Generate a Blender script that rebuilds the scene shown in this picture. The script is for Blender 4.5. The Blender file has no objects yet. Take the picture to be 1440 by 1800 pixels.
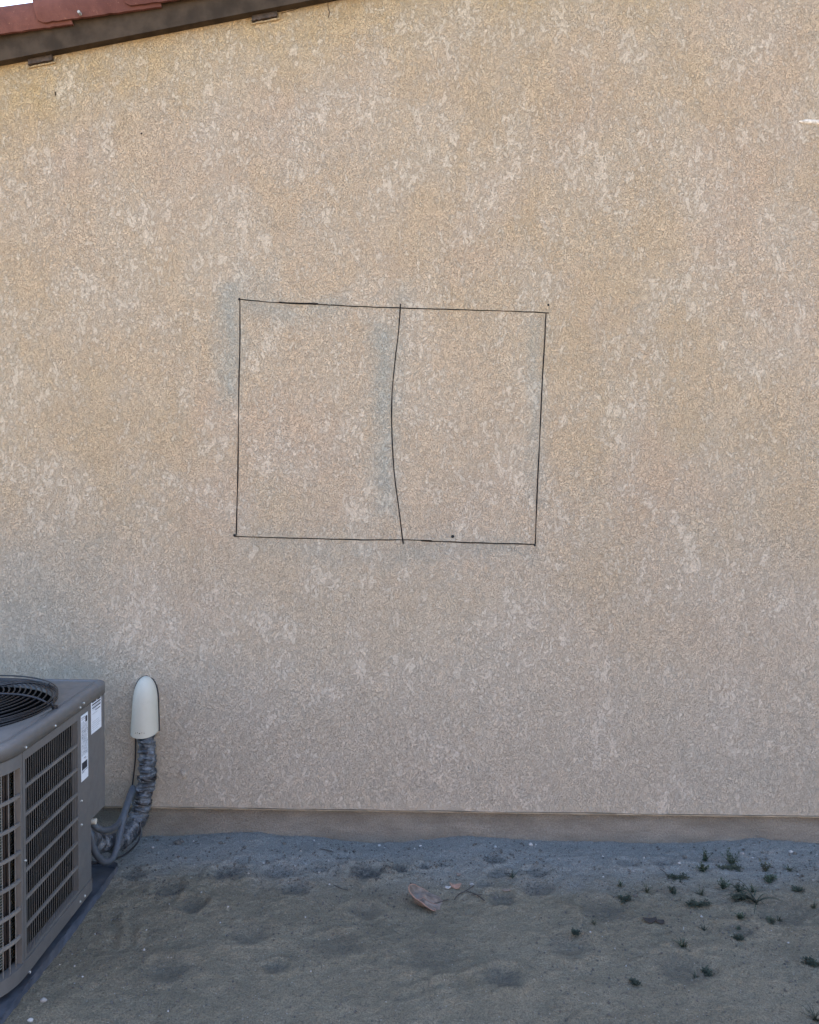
import bpy, math, random
from mathutils import Vector, Matrix, noise
R = math.radians
random.seed(7)

# ------------------------------------------------------------ camera
scene = bpy.context.scene
C = scene.collection
F = 1440.0                       # focal length in photograph pixels (1440 wide)
CAMH = 1.53
PITCH, YAW, ROLL, SHIFT = 1.9, 1.07, 0.36, -0.0275
cam_d = bpy.data.cameras.new('camera'); cam = bpy.data.objects.new('camera', cam_d); C.objects.link(cam)
cam_d.sensor_fit = 'HORIZONTAL'; cam_d.sensor_width = 36; cam_d.lens = 36 * F / 1440
cam_d.shift_y = SHIFT; cam_d.clip_start = .05; cam_d.clip_end = 2000
RM = Matrix.Rotation(R(YAW), 3, 'Z') @ Matrix.Rotation(R(90 - PITCH), 3, 'X') @ Matrix.Rotation(R(ROLL), 3, 'Z')
cam.matrix_world = Matrix.Translation((0, 0, CAMH)) @ RM.to_4x4()
scene.camera = cam

# ------------------------------------------------------------ world, sun, exposure
SUN_EL, SUN_AZ = 58.0, 12.0       # the sun stands behind the house, so this side is in open shade
w = bpy.data.worlds.new('World'); scene.world = w; w.use_nodes = True
nt = w.node_tree; bg = nt.nodes['Background']
sky = nt.nodes.new('ShaderNodeTexSky'); sky.sky_type = 'NISHITA'; sky.sun_disc = False
sky.sun_elevation = R(SUN_EL); sky.sun_rotation = R(SUN_AZ); sky.altitude = 100
sky.air_density = 1.0; sky.dust_density = 1.0; sky.ozone_density = 1.4
nt.links.new(sky.outputs[0], bg.inputs[0]); bg.inputs[1].default_value = 0.13
sd = bpy.data.lights.new('sun', 'SUN'); sd.energy = 4.5; sd.angle = R(.5); sd.color = (1, .93, .82)
so = bpy.data.objects.new('sun', sd); C.objects.link(so)
sdir = Vector((math.sin(R(SUN_AZ)) * math.cos(R(SUN_EL)), math.cos(R(SUN_AZ)) * math.cos(R(SUN_EL)), math.sin(R(SUN_EL))))
so.rotation_euler = sdir.to_track_quat('Z', 'Y').to_euler(); so.location = (0, 6, 12)
vs = scene.view_settings; vs.view_transform = 'Standard'; vs.look = 'None'; vs.gamma = 1
vs.exposure = 2.82

# ------------------------------------------------------------ helpers
WALL_Y = 3.31
def ray(px, py):
    v = Vector(((px - 720) / F, (900 - py) / F + SHIFT * 1440 / F, -1))
    return (RM @ v)
def at_y(px, py, y):
    d = ray(px, py); t = y / d.y; return Vector((d.x * t, y, CAMH + d.z * t))
def at_x(px, py, x):
    d = ray(px, py); t = x / d.x; return Vector((x, d.y * t, CAMH + d.z * t))
def at_z(px, py, z=0.0):
    d = ray(px, py); t = (z - CAMH) / d.z; return Vector((d.x * t, d.y * t, z))

def tag(o, label=None, cat=None, group=None, kind=None):
    if label: o['label'] = label
    if cat: o['category'] = cat
    if group: o['group'] = group
    if kind: o['kind'] = kind
    return o
def empty(name, loc=(0, 0, 0)):
    o = bpy.data.objects.new(name, None); C.objects.link(o); o.location = loc
    o.empty_display_size = .1; return o

class MB:
    def __init__(s): s.v = []; s.f = []; s.sm = []
    def add(s, vs, fs, smooth=False):
        n = len(s.v); s.v += [tuple(v) for v in vs]; s.f += [tuple(i + n for i in f) for f in fs]; s.sm += [smooth] * len(fs)
    def box(s, a, b):
        x0, y0, z0 = a; x1, y1, z1 = b
        s.add([(x0,y0,z0),(x1,y0,z0),(x1,y1,z0),(x0,y1,z0),(x0,y0,z1),(x1,y0,z1),(x1,y1,z1),(x0,y1,z1)],
              [(0,3,2,1),(4,5,6,7),(0,1,5,4),(1,2,6,5),(2,3,7,6),(3,0,4,7)])
    def tube(s, pts, rad, n=8, caps=True, wob=None, smooth=True, closed=False):
        pts = [Vector(p) for p in pts]; m = len(pts)
        if not hasattr(rad, '__len__'): rad = [rad] * m
        up = Vector((0, 0, 1)); prev = None; vs = []
        for i, p in enumerate(pts):
            if closed: t = pts[(i + 1) % m] - pts[i - 1]
            else: t = pts[min(i + 1, m - 1)] - pts[max(i - 1, 0)]
            t.normalize()
            if prev is None:
                a = t.cross(up) if abs(t.z) < .95 else t.cross(Vector((1, 0, 0)))
            else: a = prev - t * prev.dot(t)
            a.normalize(); prev = a; b = t.cross(a)
            for k in range(n):
                th = 2 * math.pi * k / n; r = rad[i]
                if wob: r *= wob(i, th)
                vs.append(p + a * math.cos(th) * r + b * math.sin(th) * r)
        fs = []
        for i in range(m if closed else m - 1):
            j = (i + 1) % m
            for k in range(n):
                fs.append((i*n+k, i*n+(k+1)%n, j*n+(k+1)%n, j*n+k))
        s.add(vs, fs, smooth)
        if caps and not closed:
            s.add(vs[:n], [tuple(reversed(range(n)))]); s.add(vs[-n:], [tuple(range(n))])
    def build(s, name, mat, parent=None):
        me = bpy.data.meshes.new(name); me.from_pydata(s.v, [], s.f); me.update()
        me.polygons.foreach_set('use_smooth', s.sm)
        o = bpy.data.objects.new(name, me); C.objects.link(o); me.materials.append(mat)
        if parent:
            o.parent = parent
            mw = Vector((0, 0, 0)); p = parent
            while p: mw += p.location; p = p.parent
            for v in me.vertices: v.co -= mw
        return o
def spline(pts, n=8):
    pts = [Vector(p) for p in pts]; out = []
    for i in range(len(pts) - 1):
        p0 = pts[max(i-1, 0)]; p1 = pts[i]; p2 = pts[i+1]; p3 = pts[min(i+2, len(pts)-1)]
        for k in range(n):
            t = k / n
            out.append(.5*((2*p1)+(p2-p0)*t+(2*p0-5*p1+4*p2-p3)*t*t+(3*p1-p0-3*p2+p3)*t**3))
    out.append(pts[-1]); return out

# ------------------------------------------------------------ materials
class NT:
    def __init__(s, name, rough=.8, spec=.3, metal=0.0):
        s.m = bpy.data.materials.new(name); s.m.use_nodes = True; s.t = s.m.node_tree
        s.b = s.t.nodes['Principled BSDF']; s.b.inputs['Roughness'].default_value = rough
        s.b.inputs['Specular IOR Level'].default_value = spec; s.b.inputs['Metallic'].default_value = metal
        s.tc = s.t.nodes.new('ShaderNodeTexCoord'); s.P = s.geo()
    def geo(s):
        g = s.t.nodes.new('ShaderNodeNewGeometry'); return g.outputs['Position']
    def put(s, inp, v):
        if hasattr(v, 'links') or isinstance(v, bpy.types.NodeSocket): s.t.links.new(v, inp)
        else: inp.default_value = v
    def vec(s, src=None, scale=(1,1,1), rot=(0,0,0), loc=(0,0,0)):
        n = s.t.nodes.new('ShaderNodeMapping'); s.t.links.new(src or s.P, n.inputs[0])
        n.inputs['Scale'].default_value = scale; n.inputs['Rotation'].default_value = rot; n.inputs['Location'].default_value = loc
        return n.outputs[0]
    def noise(s, scale, detail=3, rough=.55, dist=0, vec=None):
        n = s.t.nodes.new('ShaderNodeTexNoise'); s.t.links.new(vec or s.P, n.inputs['Vector'])
        n.inputs['Scale'].default_value = scale; n.inputs['Detail'].default_value = detail
        n.inputs['Roughness'].default_value = rough; n.inputs['Distortion'].default_value = dist
        return n.outputs['Fac']
    def voro(s, scale, feature='F1', vec=None, out='Distance', rnd=1.0):
        n = s.t.nodes.new('ShaderNodeTexVoronoi'); s.t.links.new(vec or s.P, n.inputs['Vector'])
        n.feature = feature; n.inputs['Scale'].default_value = scale; n.inputs['Randomness'].default_value = rnd
        return n.outputs[out]
    def math(s, op, a, b=0.0, c=None, clamp=False):
        n = s.t.nodes.new('ShaderNodeMath'); n.operation = op; n.use_clamp = clamp
        s.put(n.inputs[0], a); s.put(n.inputs[1], b)
        if c is not None: s.put(n.inputs[2], c)
        return n.outputs[0]
    def ramp(s, v, a, b, x=0.0, y=1.0, smooth=True):
        n = s.t.nodes.new('ShaderNodeMapRange'); n.clamp = True
        if smooth: n.interpolation_type = 'SMOOTHSTEP'
        s.put(n.inputs[0], v)
        for i, q in zip((1,2,3,4), (a,b,x,y)): n.inputs[i].default_value = q
        return n.outputs[0]
    def mix(s, f, a, b, mode='MIX'):
        n = s.t.nodes.new('ShaderNodeMix'); n.data_type = 'RGBA'; n.blend_type = mode
        s.put(n.inputs[0], f)
        for i, q in ((6, a), (7, b)):
            if isinstance(q, (tuple, list)): n.inputs[i].default_value = (*q[:3], 1)
            else: s.t.links.new(q, n.inputs[i])
        return n.outputs[2]
    def color(s, c):
        if isinstance(c, (tuple, list)): s.b.inputs['Base Color'].default_value = (*c[:3], 1)
        else: s.t.links.new(c, s.b.inputs['Base Color'])
    def rough(s, v): s.put(s.b.inputs['Roughness'], v)
    def bump(s, h, dist, strength=1.0, prev=None):
        n = s.t.nodes.new('ShaderNodeBump'); n.inputs['Distance'].default_value = dist; n.inputs['Strength'].default_value = strength
        s.put(n.inputs['Height'], h)
        if prev: s.t.links.new(prev, n.inputs['Normal'])
        s.t.links.new(n.outputs[0], s.b.inputs['Normal']); return n.outputs[0]
    def sep(s):
        n = s.t.nodes.new('ShaderNodeSeparateXYZ'); s.t.links.new(s.P, n.inputs[0]); return n.outputs

def mat_simple(name, col, rough=.6, var=.12, scale=30, spec=.4, bump=0, metal=0, dust=None, dustamt=.4, dscale=9):
    a = NT(name, rough, spec, metal)
    n = a.noise(scale, 4); c = a.mix(a.ramp(n, .3, .7), tuple(q*(1-var) for q in col), tuple(min(1, q*(1+var)) for q in col))
    if dust:
        d = a.noise(dscale, 5, .65); c = a.mix(a.ramp(d, .45, .75, 0, dustamt), c, dust)
        a.rough(a.ramp(d, .4, .7, rough, min(1, rough + .25)))
    a.color(c)
    if bump: a.bump(n, bump)
    return a.m

# ---- stucco
def stucco():
    a = NT('stucco', .92, .15)
    X, Y, Z = a.sep()
    big = a.noise(.9, 3, .5); big2 = a.noise(1.7, 3, .55, vec=a.vec(loc=(7, 3, 1)))
    col = a.mix(a.ramp(big, .38, .62), (.448, .315, .193), (.458, .328, .217))
    col = a.mix(a.ramp(big2, .5, .72, 0, .5), col, (.455, .310, .212))
    # fading of warm bounce light painted in: greyer towards the ground, ragged limit
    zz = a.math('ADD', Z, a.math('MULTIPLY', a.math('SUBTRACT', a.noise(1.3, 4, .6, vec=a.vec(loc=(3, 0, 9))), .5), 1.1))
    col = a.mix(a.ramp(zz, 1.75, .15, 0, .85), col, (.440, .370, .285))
    # ochre tint beneath the roof edge
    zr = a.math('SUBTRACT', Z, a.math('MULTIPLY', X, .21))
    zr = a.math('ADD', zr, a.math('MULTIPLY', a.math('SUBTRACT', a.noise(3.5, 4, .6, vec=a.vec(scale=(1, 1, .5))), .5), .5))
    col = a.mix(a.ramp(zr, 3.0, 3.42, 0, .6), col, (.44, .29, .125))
    # --- relief: sand finish, worm-like crevices, smooth trowelled flakes
    area = a.noise(3.6, 5, .6, .6, vec=a.vec(rot=(0, .5, 0), scale=(1.15, 1, .8), loc=(2, 0, 2)))
    fN = a.noise(75, 6, .8, .4, vec=a.vec(rot=(0, -.4, 0), scale=(1.2, 1, .75)))
    mid = a.noise(24, 5, .68, .7, vec=a.vec(rot=(0, -.45, 0), scale=(1.2, 1, .7), loc=(1, 5, 3)))
    lim = a.ramp(area, .28, .68, .560, .485, False)
    m2 = a.math('ADD', a.math('MULTIPLY', mid, .5), a.math('MULTIPLY', fN, .5))
    fd = a.math('SUBTRACT', m2, lim)
    flake = a.ramp(fd, -.015, .035)
    edge = a.math('SUBTRACT', 1, a.ramp(a.math('ABSOLUTE', a.math('ADD', fd, .006)), .0, .009))
    worm = a.noise(215, 3, .6, .6)
    wl = a.math('SUBTRACT', 1, a.ramp(a.math('ABSOLUTE', a.math('SUBTRACT', worm, .46)), .0, .036))
    wl = a.math('MULTIPLY', wl, a.ramp(a.noise(26, 4, .7, vec=a.vec(loc=(9, 9, 9))), .36, .62, .55, .95))
    grain = a.noise(300, 3, .75)
    pit = a.ramp(a.noise(190, 3, .65, vec=a.vec(loc=(5, 1, 4))), .60, .67)
    noflake = a.math('SUBTRACT', 1, flake)
    crev = a.math('MULTIPLY', a.math('MAXIMUM', a.math('MULTIPLY', wl, .6), pit), a.math('ADD', a.math('MULTIPLY', noflake, .45), .55))
    crev = a.math('MAXIMUM', crev, a.math('MULTIPLY', edge, .14))
    col = a.mix(a.math('MULTIPLY', flake, .25), col, (.62, .53, .425))
    col = a.mix(a.ramp(area, .35, .65, 0, .26), col, (.53, .44, .345))
    col = a.mix(a.ramp(grain, .25, .75), a.mix(1, col, (.84, .83, .82), 'MULTIPLY'), a.mix(1, col, (1.14, 1.14, 1.14), 'MULTIPLY'))
    # crevice shade painted into the colour, with some lodged dirt
    col = a.mix(a.math('MULTIPLY', crev, .42), col, (.20, .14, .09))
    # --- grey rubbed smudges beside the drawn lines (pixel boxes turned into metres)
    WX = a.math('ADD', X, a.math('MULTIPLY', a.math('SUBTRACT', a.noise(6, 3, .6), .5), .11)); WZ = a.math('ADD', Z, a.math('MULTIPLY', a.math('SUBTRACT', a.noise(5, 3, .6, vec=a.vec(loc=(8, 2, 2))), .5), .2))
    def smudge(x0, y0, x1, y1, soft):
        p = at_y(x0, y1, WALL_Y); q = at_y(x1, y0, WALL_Y)
        cx, cz, hx, hz = (p.x+q.x)/2, (p.z+q.z)/2, (q.x-p.x)/2, (q.z-p.z)/2
        dx = a.math('SUBTRACT', a.math('ABSOLUTE', a.math('SUBTRACT', WX, cx)), hx)
        dz = a.math('SUBTRACT', a.math('ABSOLUTE', a.math('SUBTRACT', WZ, cz)), hz)
        return a.ramp(a.math('MAXIMUM', dx, dz), -soft*1.5, soft*2.0, 1, 0)
    acc = None
    for (x0, y0, x1, y1, sft, k) in ((392, 515, 416, 700, .035, 1), (425, 528, 600, 552, .03, .7), (664, 570, 690, 900, .04, 1.1),
                                     (936, 560, 950, 880, .03, .75), (430, 948, 700, 972, .04, .5), (690, 955, 940, 985, .04, .65), (430, 470, 480, 520, .04, .4), (690, 505, 716, 545, .03, .6), (-300, 1020, 110, 1170, .20, .95), (1230, 1345, 1440, 1400, .14, .35)):
        m = a.math('MULTIPLY', smudge(x0, y0, x1, y1, sft), k)
        acc = m if acc is None else a.math('MAXIMUM', acc, m)
    acc = a.math('MULTIPLY', acc, a.ramp(a.noise(7, 4, .6, vec=a.vec(loc=(4, 4, 4))), .30, .60, .52, .82))
    col = a.mix(acc, col, (.325, .30, .245))
    # small old marks: nail hole, tick, plaster smear, hairline cracks
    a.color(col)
    h = a.math('ADD', a.math('MULTIPLY', grain, .35), a.math('MULTIPLY', flake, .3))
    h = a.math('SUBTRACT', h, a.math('MULTIPLY', crev, .9))
    h = a.math('ADD', h, a.math('MULTIPLY', worm, .5))
    b1 = a.bump(a.noise(4, 3), .02, .5); b1 = a.bump(a.noise(48, 3, .6, .4), .004, .5, b1)
    a.bump(h, .0045, 1.0, b1)
    return a.m

def foundation_mat():
    a = NT('foundation_concrete', .9, .2)
    n = a.noise(9, 5, .6, vec=a.vec(scale=(.5, 1, 1.4))); g = a.noise(160, 3, .7)
    c = a.mix(a.ramp(n, .35, .65), (.190, .165, .132), (.268, .236, .192))
    c = a.mix(a.ramp(g, .3, .7, .5, 0), c, (.085, .073, .06))
    X, Y, Z = a.sep()
    a.color(c); a.bump(a.math('ADD', g, a.math('MULTIPLY', n, 1.5)), .007); return a.m

def soil():
    a = NT('dusty_soil', .95, .15)
    X, Y, Z = a.sep()
    n = a.noise(2.2, 4, .6); n2 = a.noise(11, 5, .65, .3); g = a.noise(220, 3, .7); g2 = a.noise(60, 4, .7)
    c = a.mix(a.ramp(n, .38, .62), (.205, .176, .120), (.258, .220, .150))
    c = a.mix(a.ramp(n2, .4, .7, 0, .5), c, (.300, .253, .175))
    # paler, greyer tone put into the soil colour towards the footing
    yy = a.math('ADD', Y, a.math('MULTIPLY', a.math('SUBTRACT', a.noise(3, 4, .6, vec=a.vec(loc=(1, 2, 3))), .5), .5))
    c = a.mix(a.ramp(yy, 2.80, 3.16, 0, .85), c, (.305, .305, .280))
    c = a.mix(a.ramp(g, .35, .7, 0, .7), c, (.065, .060, .052)); c = a.mix(a.ramp(g2, .52, .72, 0, .5), c, (.065, .060, .052))
    an = a.t.nodes.new('ShaderNodeAttribute'); an.attribute_name = 'dent_shade'  # shade of the dents painted in as darker soil
    c = a.mix(a.math('MULTIPLY', an.outputs['Fac'], a.ramp(g2, .35, .6, .45, .9)), c, (.075, .072, .064))
    sp = a.voro(95, vec=a.vec()); spc = a.voro(95, out='Color', vec=a.vec())
    on = a.math('MULTIPLY', a.ramp(sp, .22, .16), a.ramp(spc, .78, .80))
    c = a.mix(a.math('MULTIPLY', on, .7), c, (.36, .33, .29))
    a.color(c)
    b = a.bump(g2, .012, 1.0); a.bump(g, .009, 1.0, b); return a.m

def coil_mat():
    a = NT('coil_fins', .55, .4)
    X, Y, Z = a.sep()
    wv = a.math('SINE', a.math('MULTIPLY', Z, 2*math.pi/.0085))
    c = a.mix(a.ramp(wv, -.2, .7), (.03, .03, .025), (.15, .15, .115))
    a.color(c); a.bump(wv, .002); return a.m

M = {}
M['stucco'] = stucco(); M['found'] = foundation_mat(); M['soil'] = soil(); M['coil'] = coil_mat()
M['screed'] = mat_simple('painted_screed', (.26, .19, .12), .95, .3, 12, .1, bump=.001)
M['fascia'] = mat_simple('brown_painted_wood', (.046, .031, .020), .85, .3, 14, .12, bump=.001)
M['block'] = mat_simple('weathered_wood', (.05, .032, .022), .8, .4, 60, bump=.002)
def tile_mat():
    a = NT('clay_tile', .75, .2)
    n = a.noise(7, 5, .65, .4); g = a.noise(90, 3, .7)
    c = a.mix(a.ramp(n, .3, .7), (.088, .030, .022), (.148, .055, .040))
    c = a.mix(a.ramp(a.noise(16, 5, .7, vec=a.vec(scale=(.4, 1, 1.5))), .5, .75, 0, .45), c, (.08, .028, .02))
    c = a.mix(a.ramp(g, .62, .75, 0, .5), c, (.30, .15, .10))
    a.color(c); a.bump(a.math('ADD', a.math('MULTIPLY', g, .3), n), .004); return a.m
M['tile'] = tile_mat()
M['line'] = mat_simple('black_marker', (.006, .005, .005), .95, .3, 80, .1)
M['hole'] = mat_simple('dark_hole', (.004, .004, .004), .9)
M['plaster'] = mat_simple('plaster_patch', (.50, .41, .32), .9, .3, 90, bump=.003)
M['cabinet'] = mat_simple('grey_cabinet_paint', (.100, .094, .087), .38, .06, 40, .5, dust=(.125, .112, .098), dustamt=.35, dscale=7)
M['grille'] = mat_simple('grille_paint', (.125, .113, .10), .5, .1, 50, .4, dust=(.22, .19, .15), dustamt=.3)
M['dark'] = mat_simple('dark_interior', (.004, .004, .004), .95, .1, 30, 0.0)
M['fan'] = mat_simple('fan_metal', (.06, .065, .07), .4, .15, 20, .5, metal=.3, dust=(.10, .09, .08), dustamt=.3)
M['black'] = mat_simple('black_coated_wire', (.010, .010, .012), .4, .2, 40, .45)
M['screw'] = mat_simple('bright_screw', (.5, .5, .48), .3, .1, 40, .5, metal=.8)
M['sticker'] = mat_simple('white_sticker', (.60, .61, .62), .45, .04, 20)
M['ink'] = mat_simple('sticker_ink', (.02, .02, .025), .6)
M['greyink'] = mat_simple('pale_ink', (.25, .25, .26), .6)
M['pvc'] = mat_simple('offwhite_plastic', (.42, .38, .30), .5, .05, 14, .4, bump=.0008, dust=(.30, .26, .21), dustamt=.35, dscale=14)
M['sealant'] = mat_simple('dark_sealant', (.03, .025, .022), .8)
def tape_mat():
    a = NT('black_pipe_tape', .28, .6)
    n = a.noise(42, 5, .7, .8, vec=a.vec(scale=(.6, .6, 1.5)))
    d = a.noise(28, 5, .7)
    a.color(a.mix(a.ramp(d, .40, .66, 0, .85), (.012, .014, .018), (.15, .155, .16)))
    a.rough(a.ramp(d, .4, .7, .28, .75)); a.bump(n, .010, .9); return a.m
M['tape'] = tape_mat()
M['conduit'] = mat_simple('grey_flexible_conduit', (.048, .054, .062), .45, .12, 60, .45, dust=(.10, .10, .10), dustamt=.35)
M['concrete'] = mat_simple('concrete_pad', (.055, .060, .068), .85, .22, 22, .2, bump=.002, dust=(.09, .08, .07), dustamt=.7, dscale=6)
M['weed'] = mat_simple('weed_green', (.030, .044, .024), .65, .4, 60, .3)
M['weed2'] = mat_simple('weed_dull_green', (.042, .048, .030), .7, .35, 60, .3)
M['weeddark'] = mat_simple('weed_dark', (.026, .034, .022), .7, .4, 60, .3)
M['leaf'] = mat_simple('dry_leaf', (.145, .112, .09), .8, .35, 45, .15, bump=.003, dust=(.155, .142, .13), dustamt=.9, dscale=30)
M['leafedge'] = mat_simple('dry_leaf_rim', (.24, .14, .10), .75, .2, 60, .3)
M['bark'] = mat_simple('dark_flake', (.022, .019, .017), .75, .3, 50, bump=.002)
M['twig'] = mat_simple('twig', (.035, .028, .024), .8, .3, 90)
M['pebble'] = mat_simple('pebble', (.20, .185, .165), .8, .25, 60, bump=.002)
M['white_pebble'] = mat_simple('pale_pebble', (.28, .265, .24), .7, .15, 60, bump=.001)
M['clod'] = mat_simple('soil_clod', (.075, .068, .058), .95, .3, 80, bump=.004)
M['bounce_block'] = mat_simple('tan_bounce_blocks', (.50, .36, .25), .9, .15, 6, bump=.003)  # surface of the added bounce wall

# ------------------------------------------------------------ ground
contact = [(-900, 1466), (100, 1466), (230, 1471), (300, 1470), (400, 1464), (440, 1463), (500, 1468), (560, 1471), (610, 1478), (650, 1482), (700, 1481), (750, 1476), (810, 1471), (860, 1473),
           (950, 1478), (1100, 1481), (1200, 1482), (1280, 1479), (1330, 1475), (1380, 1480), (1440, 1483), (2400, 1494)]
cw = []
for px, py in contact:
    p = at_y(px, py, WALL_Y + .02); cw.append((p.x, p.z))
def interp(tab, x):
    if x <= tab[0][0]: return tab[0][1]
    for (a, b), (c, d) in zip(tab, tab[1:]):
        if x <= c:
            t = (x - a) / (c - a); t = t*t*(3-2*t); return b + (d - b) * t
    return tab[-1][1]
# dents: pixel x, y, radius x px, depth m, roughness
dents = [(645,1532,32,.016,1),(700,1527,16,.012,1),(746,1522,14,.011,.6),(780,1520,11,.008,.6),(868,1510,20,.009,1),(875,1535,20,.011,.4),
         (945,1532,22,.010,.5),(850,1554,14,.008,.3),(882,1578,26,.012,.3),(1103,1516,20,.009,.2),(1165,1514,20,.008,.2),(945,1560,30,.008,.5),
         (400,1535,30,.010,.8),(490,1532,28,.009,.5),(520,1560,26,.009,.5),(300,1562,30,.010,.5),(340,1590,26,.010,.4),(235,1538,22,.010,.6),
         (488,1699,22,.012,.2),(882,1719,36,.014,.2),(640,1600,30,.008,.4),(440,1640,40,.008,.3),(590,1660,40,.007,.2),(1060,1600,40,.009,.3),
         (1300,1632,26,.009,.3),(1200,1700,50,.009,.2),(1000,1660,40,.008,.2),(760,1680,50,.007,.2),(300,1700,40,.008,.3),(1380,1600,50,.009,.2),(600,1502,14,.007,.5),(560,1528,16,.007,.5)]
DW = []
for px, py, r, dep, rg in dents:
    c = at_z(px, py); rad = r / F * c.y; DW.append((c.x, c.y, rad, dep, rg))
ridges = [((215,1600),(212,1660),.010),((250,1625),(245,1650),.008),((330,1540),(322,1590),.008),((380,1580),(350,1605),.008),((1140,1640),(1240,1700),.006),((560,1640),(640,1628),.006),((700,1740),(860,1700),.006)]
RW = [(at_z(*a), at_z(*b), h) for a, b, h in ridges]
def gh(x, y):
    if abs(x) > 3 or y < 1 or y > 4: return 0.0
    v = Vector((x, y, 0))
    d = max(0.0, WALL_Y + .02 - y)
    z = interp(cw, x) * math.exp(-(d/.16)**2)
    nn = noise.fractal(v*3.1, 1.0, 2.0, 4); z += .008*nn
    z += .0055*noise.fractal(v*11 + Vector((4, 1, 0)), .9, 2.0, 4)*min(1, .4 + d*4)
    z += .0034*noise.fractal(v*38 + Vector((9, 1, 0)), .8, 2.0, 3)
    for cx, cy, r, dep, rg in DW:
        dx = x - cx; dy = (y - cy)*1.15
        if abs(dx) > r*2.2 or abs(dy) > r*2.2: continue
        q = math.hypot(dx, dy)/r*(1 + .35*noise.noise(v*26))
        if q < 1: z -= 1.3*dep*(1-q*q)*(1+.4*rg*noise.noise(v*70))
        elif q < 1.8: z += dep*.6*math.sin((q-1)/.8*math.pi)
        if rg > .5 and q < 1.7: z += .006*rg*abs(noise.noise(v*55))*(1.7-q)
    for a, b, h in RW:
        ab = b - a; t = max(0, min(1, ((x-a.x)*ab.x + (y-a.y)*ab.y)/(ab.x**2+ab.y**2)))
        px_ = a.x+ab.x*t + .02*noise.noise(Vector((t*4, a.x*9, 0))); py_ = a.y+ab.y*t
        q = math.hypot(x-px_, y-py_)
        if q < .05: z += h*math.exp(-(q/.014)**2)*math.sin(math.pi*(.1+.8*t)) - h*.5*math.exp(-((q-.028)/.014)**2)
    return z
def seq(lo, hi, step, far):
    s = []; x = lo
    while x <= hi: s.append(x); x += step
    a = [s[0]-k for k in far][::-1]; b = [s[-1]+k for k in far]
    return a + s + b
far = [.05,.15,.4,1,2,4,8,16,40,100,250,600]
xs = seq(-1.95, 1.95, .0072, far); ys = seq(1.85, 3.36, .0072, far)
gv = [(x, y, gh(x, y)) for y in ys for x in xs]; nx = len(xs)
gf = [(j*nx+i, j*nx+i+1, (j+1)*nx+i+1, (j+1)*nx+i) for j in range(len(ys)-1) for i in range(nx-1)]
mb = MB(); mb.add(gv, gf, True); ground = mb.build('ground', M['soil']); tag(ground, kind='structure')
at = ground.data.attributes.new('dent_shade', 'FLOAT', 'POINT')
def dent_shade(x, y):  # painted shade mask, strongest inside each dent
    if abs(x) > 2 or y < 1.8 or y > 3.4: return 0.0
    v = Vector((x, y, 0)); m = 0.0
    for cx, cy, rr_, dep, rg in DW:
        dx = x-cx; dy = y-cy
        if abs(dx) < rr_*1.8 and abs(dy) < rr_*1.8:
            q = math.hypot(dx, dy)/rr_*(1+.45*noise.noise(v*22+Vector((3, 0, 0))))+.5*rg*abs(noise.noise(v*60))
            m = max(m, min(1, max(0, (1.15-q)/.35))*min(1, dep/.014)*(.55+.45*rg))
    return m
at.data.foreach_set('value', [dent_shade(x, y) for x, y, z in gv])

# ------------------------------------------------------------ house
# line of the fascia's lower edge on the wall
pA = at_y(0, 117, WALL_Y); pB = at_y(590, 2, WALL_Y)
SL = (pB.z - pA.z)/(pB.x - pA.x); Z0 = pA.z - SL*pA.x       # z = Z0 + SL x
RIDGE = 4.2; XL, XR = -3.4, 11.8; HY = 12.0
def rz(x): return Z0 + SL*x if x < RIDGE else Z0 + SL*(2*RIDGE - x)
scr = at_y(700, 1424, WALL_Y).z                              # height of the stucco's lower edge
house = empty('house', ((XL+XR)/2, (WALL_Y+HY)/2, 0))
tag(house, 'tan stucco house gable wall with faded plaster, concrete footing and red clay roof edge', 'house')
def prism(mb, prof, y0, y1):
    n = len(prof)
    mb.add([(x, y0, z) for x, z in prof] + [(x, y1, z) for x, z in prof],
           [tuple(range(n)), tuple(reversed(range(n, 2*n)))] + [(i, i+n, (i+1) % n + n, (i+1) % n) for i in range(n)])
# wall: front sheet with a gently uneven face and a solid body behind it
mb = MB()
gx = [XL + (XR-XL)*i/300 for i in range(301)]; nzr = 60
up = .07
def wy(x, z):
    return WALL_Y + .0035*noise.fractal(Vector((x*1.3, z*1.3, 2)), 1, 2, 3)
wv = []
for j in range(nzr+1):
    for x in gx:
        zt = rz(x)+up; z = scr + (zt-scr)*j/nzr
        zz = z + (.003*noise.noise(Vector((x*5, 0, 0))) if j == 0 else 0)
        wv.append((x, wy(x, z), zz))
n1 = len(gx)
mb.add(wv, [(j*n1+i, j*n1+i+1, (j+1)*n1+i+1, (j+1)*n1+i) for j in range(nzr) for i in range(n1-1)], True)
prism(mb, [(XL, scr+.001), (XR, scr+.001), (XR, rz(XR)+up-.002), (RIDGE, rz(RIDGE)+up-.002), (XL, rz(XL)+up-.002)], WALL_Y+.012, HY)
# lower return of the stucco
lv = [(x, wy(x, scr), scr + .003*noise.noise(Vector((x*5, 0, 0)))) for x in gx] + [(x, WALL_Y+.045, scr+.001) for x in gx]
mb.add(lv, [(i+n1, i+n1+1, i+1, i) for i in range(n1-1)])
wall = mb.build('wall', M['stucco'], house)

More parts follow.
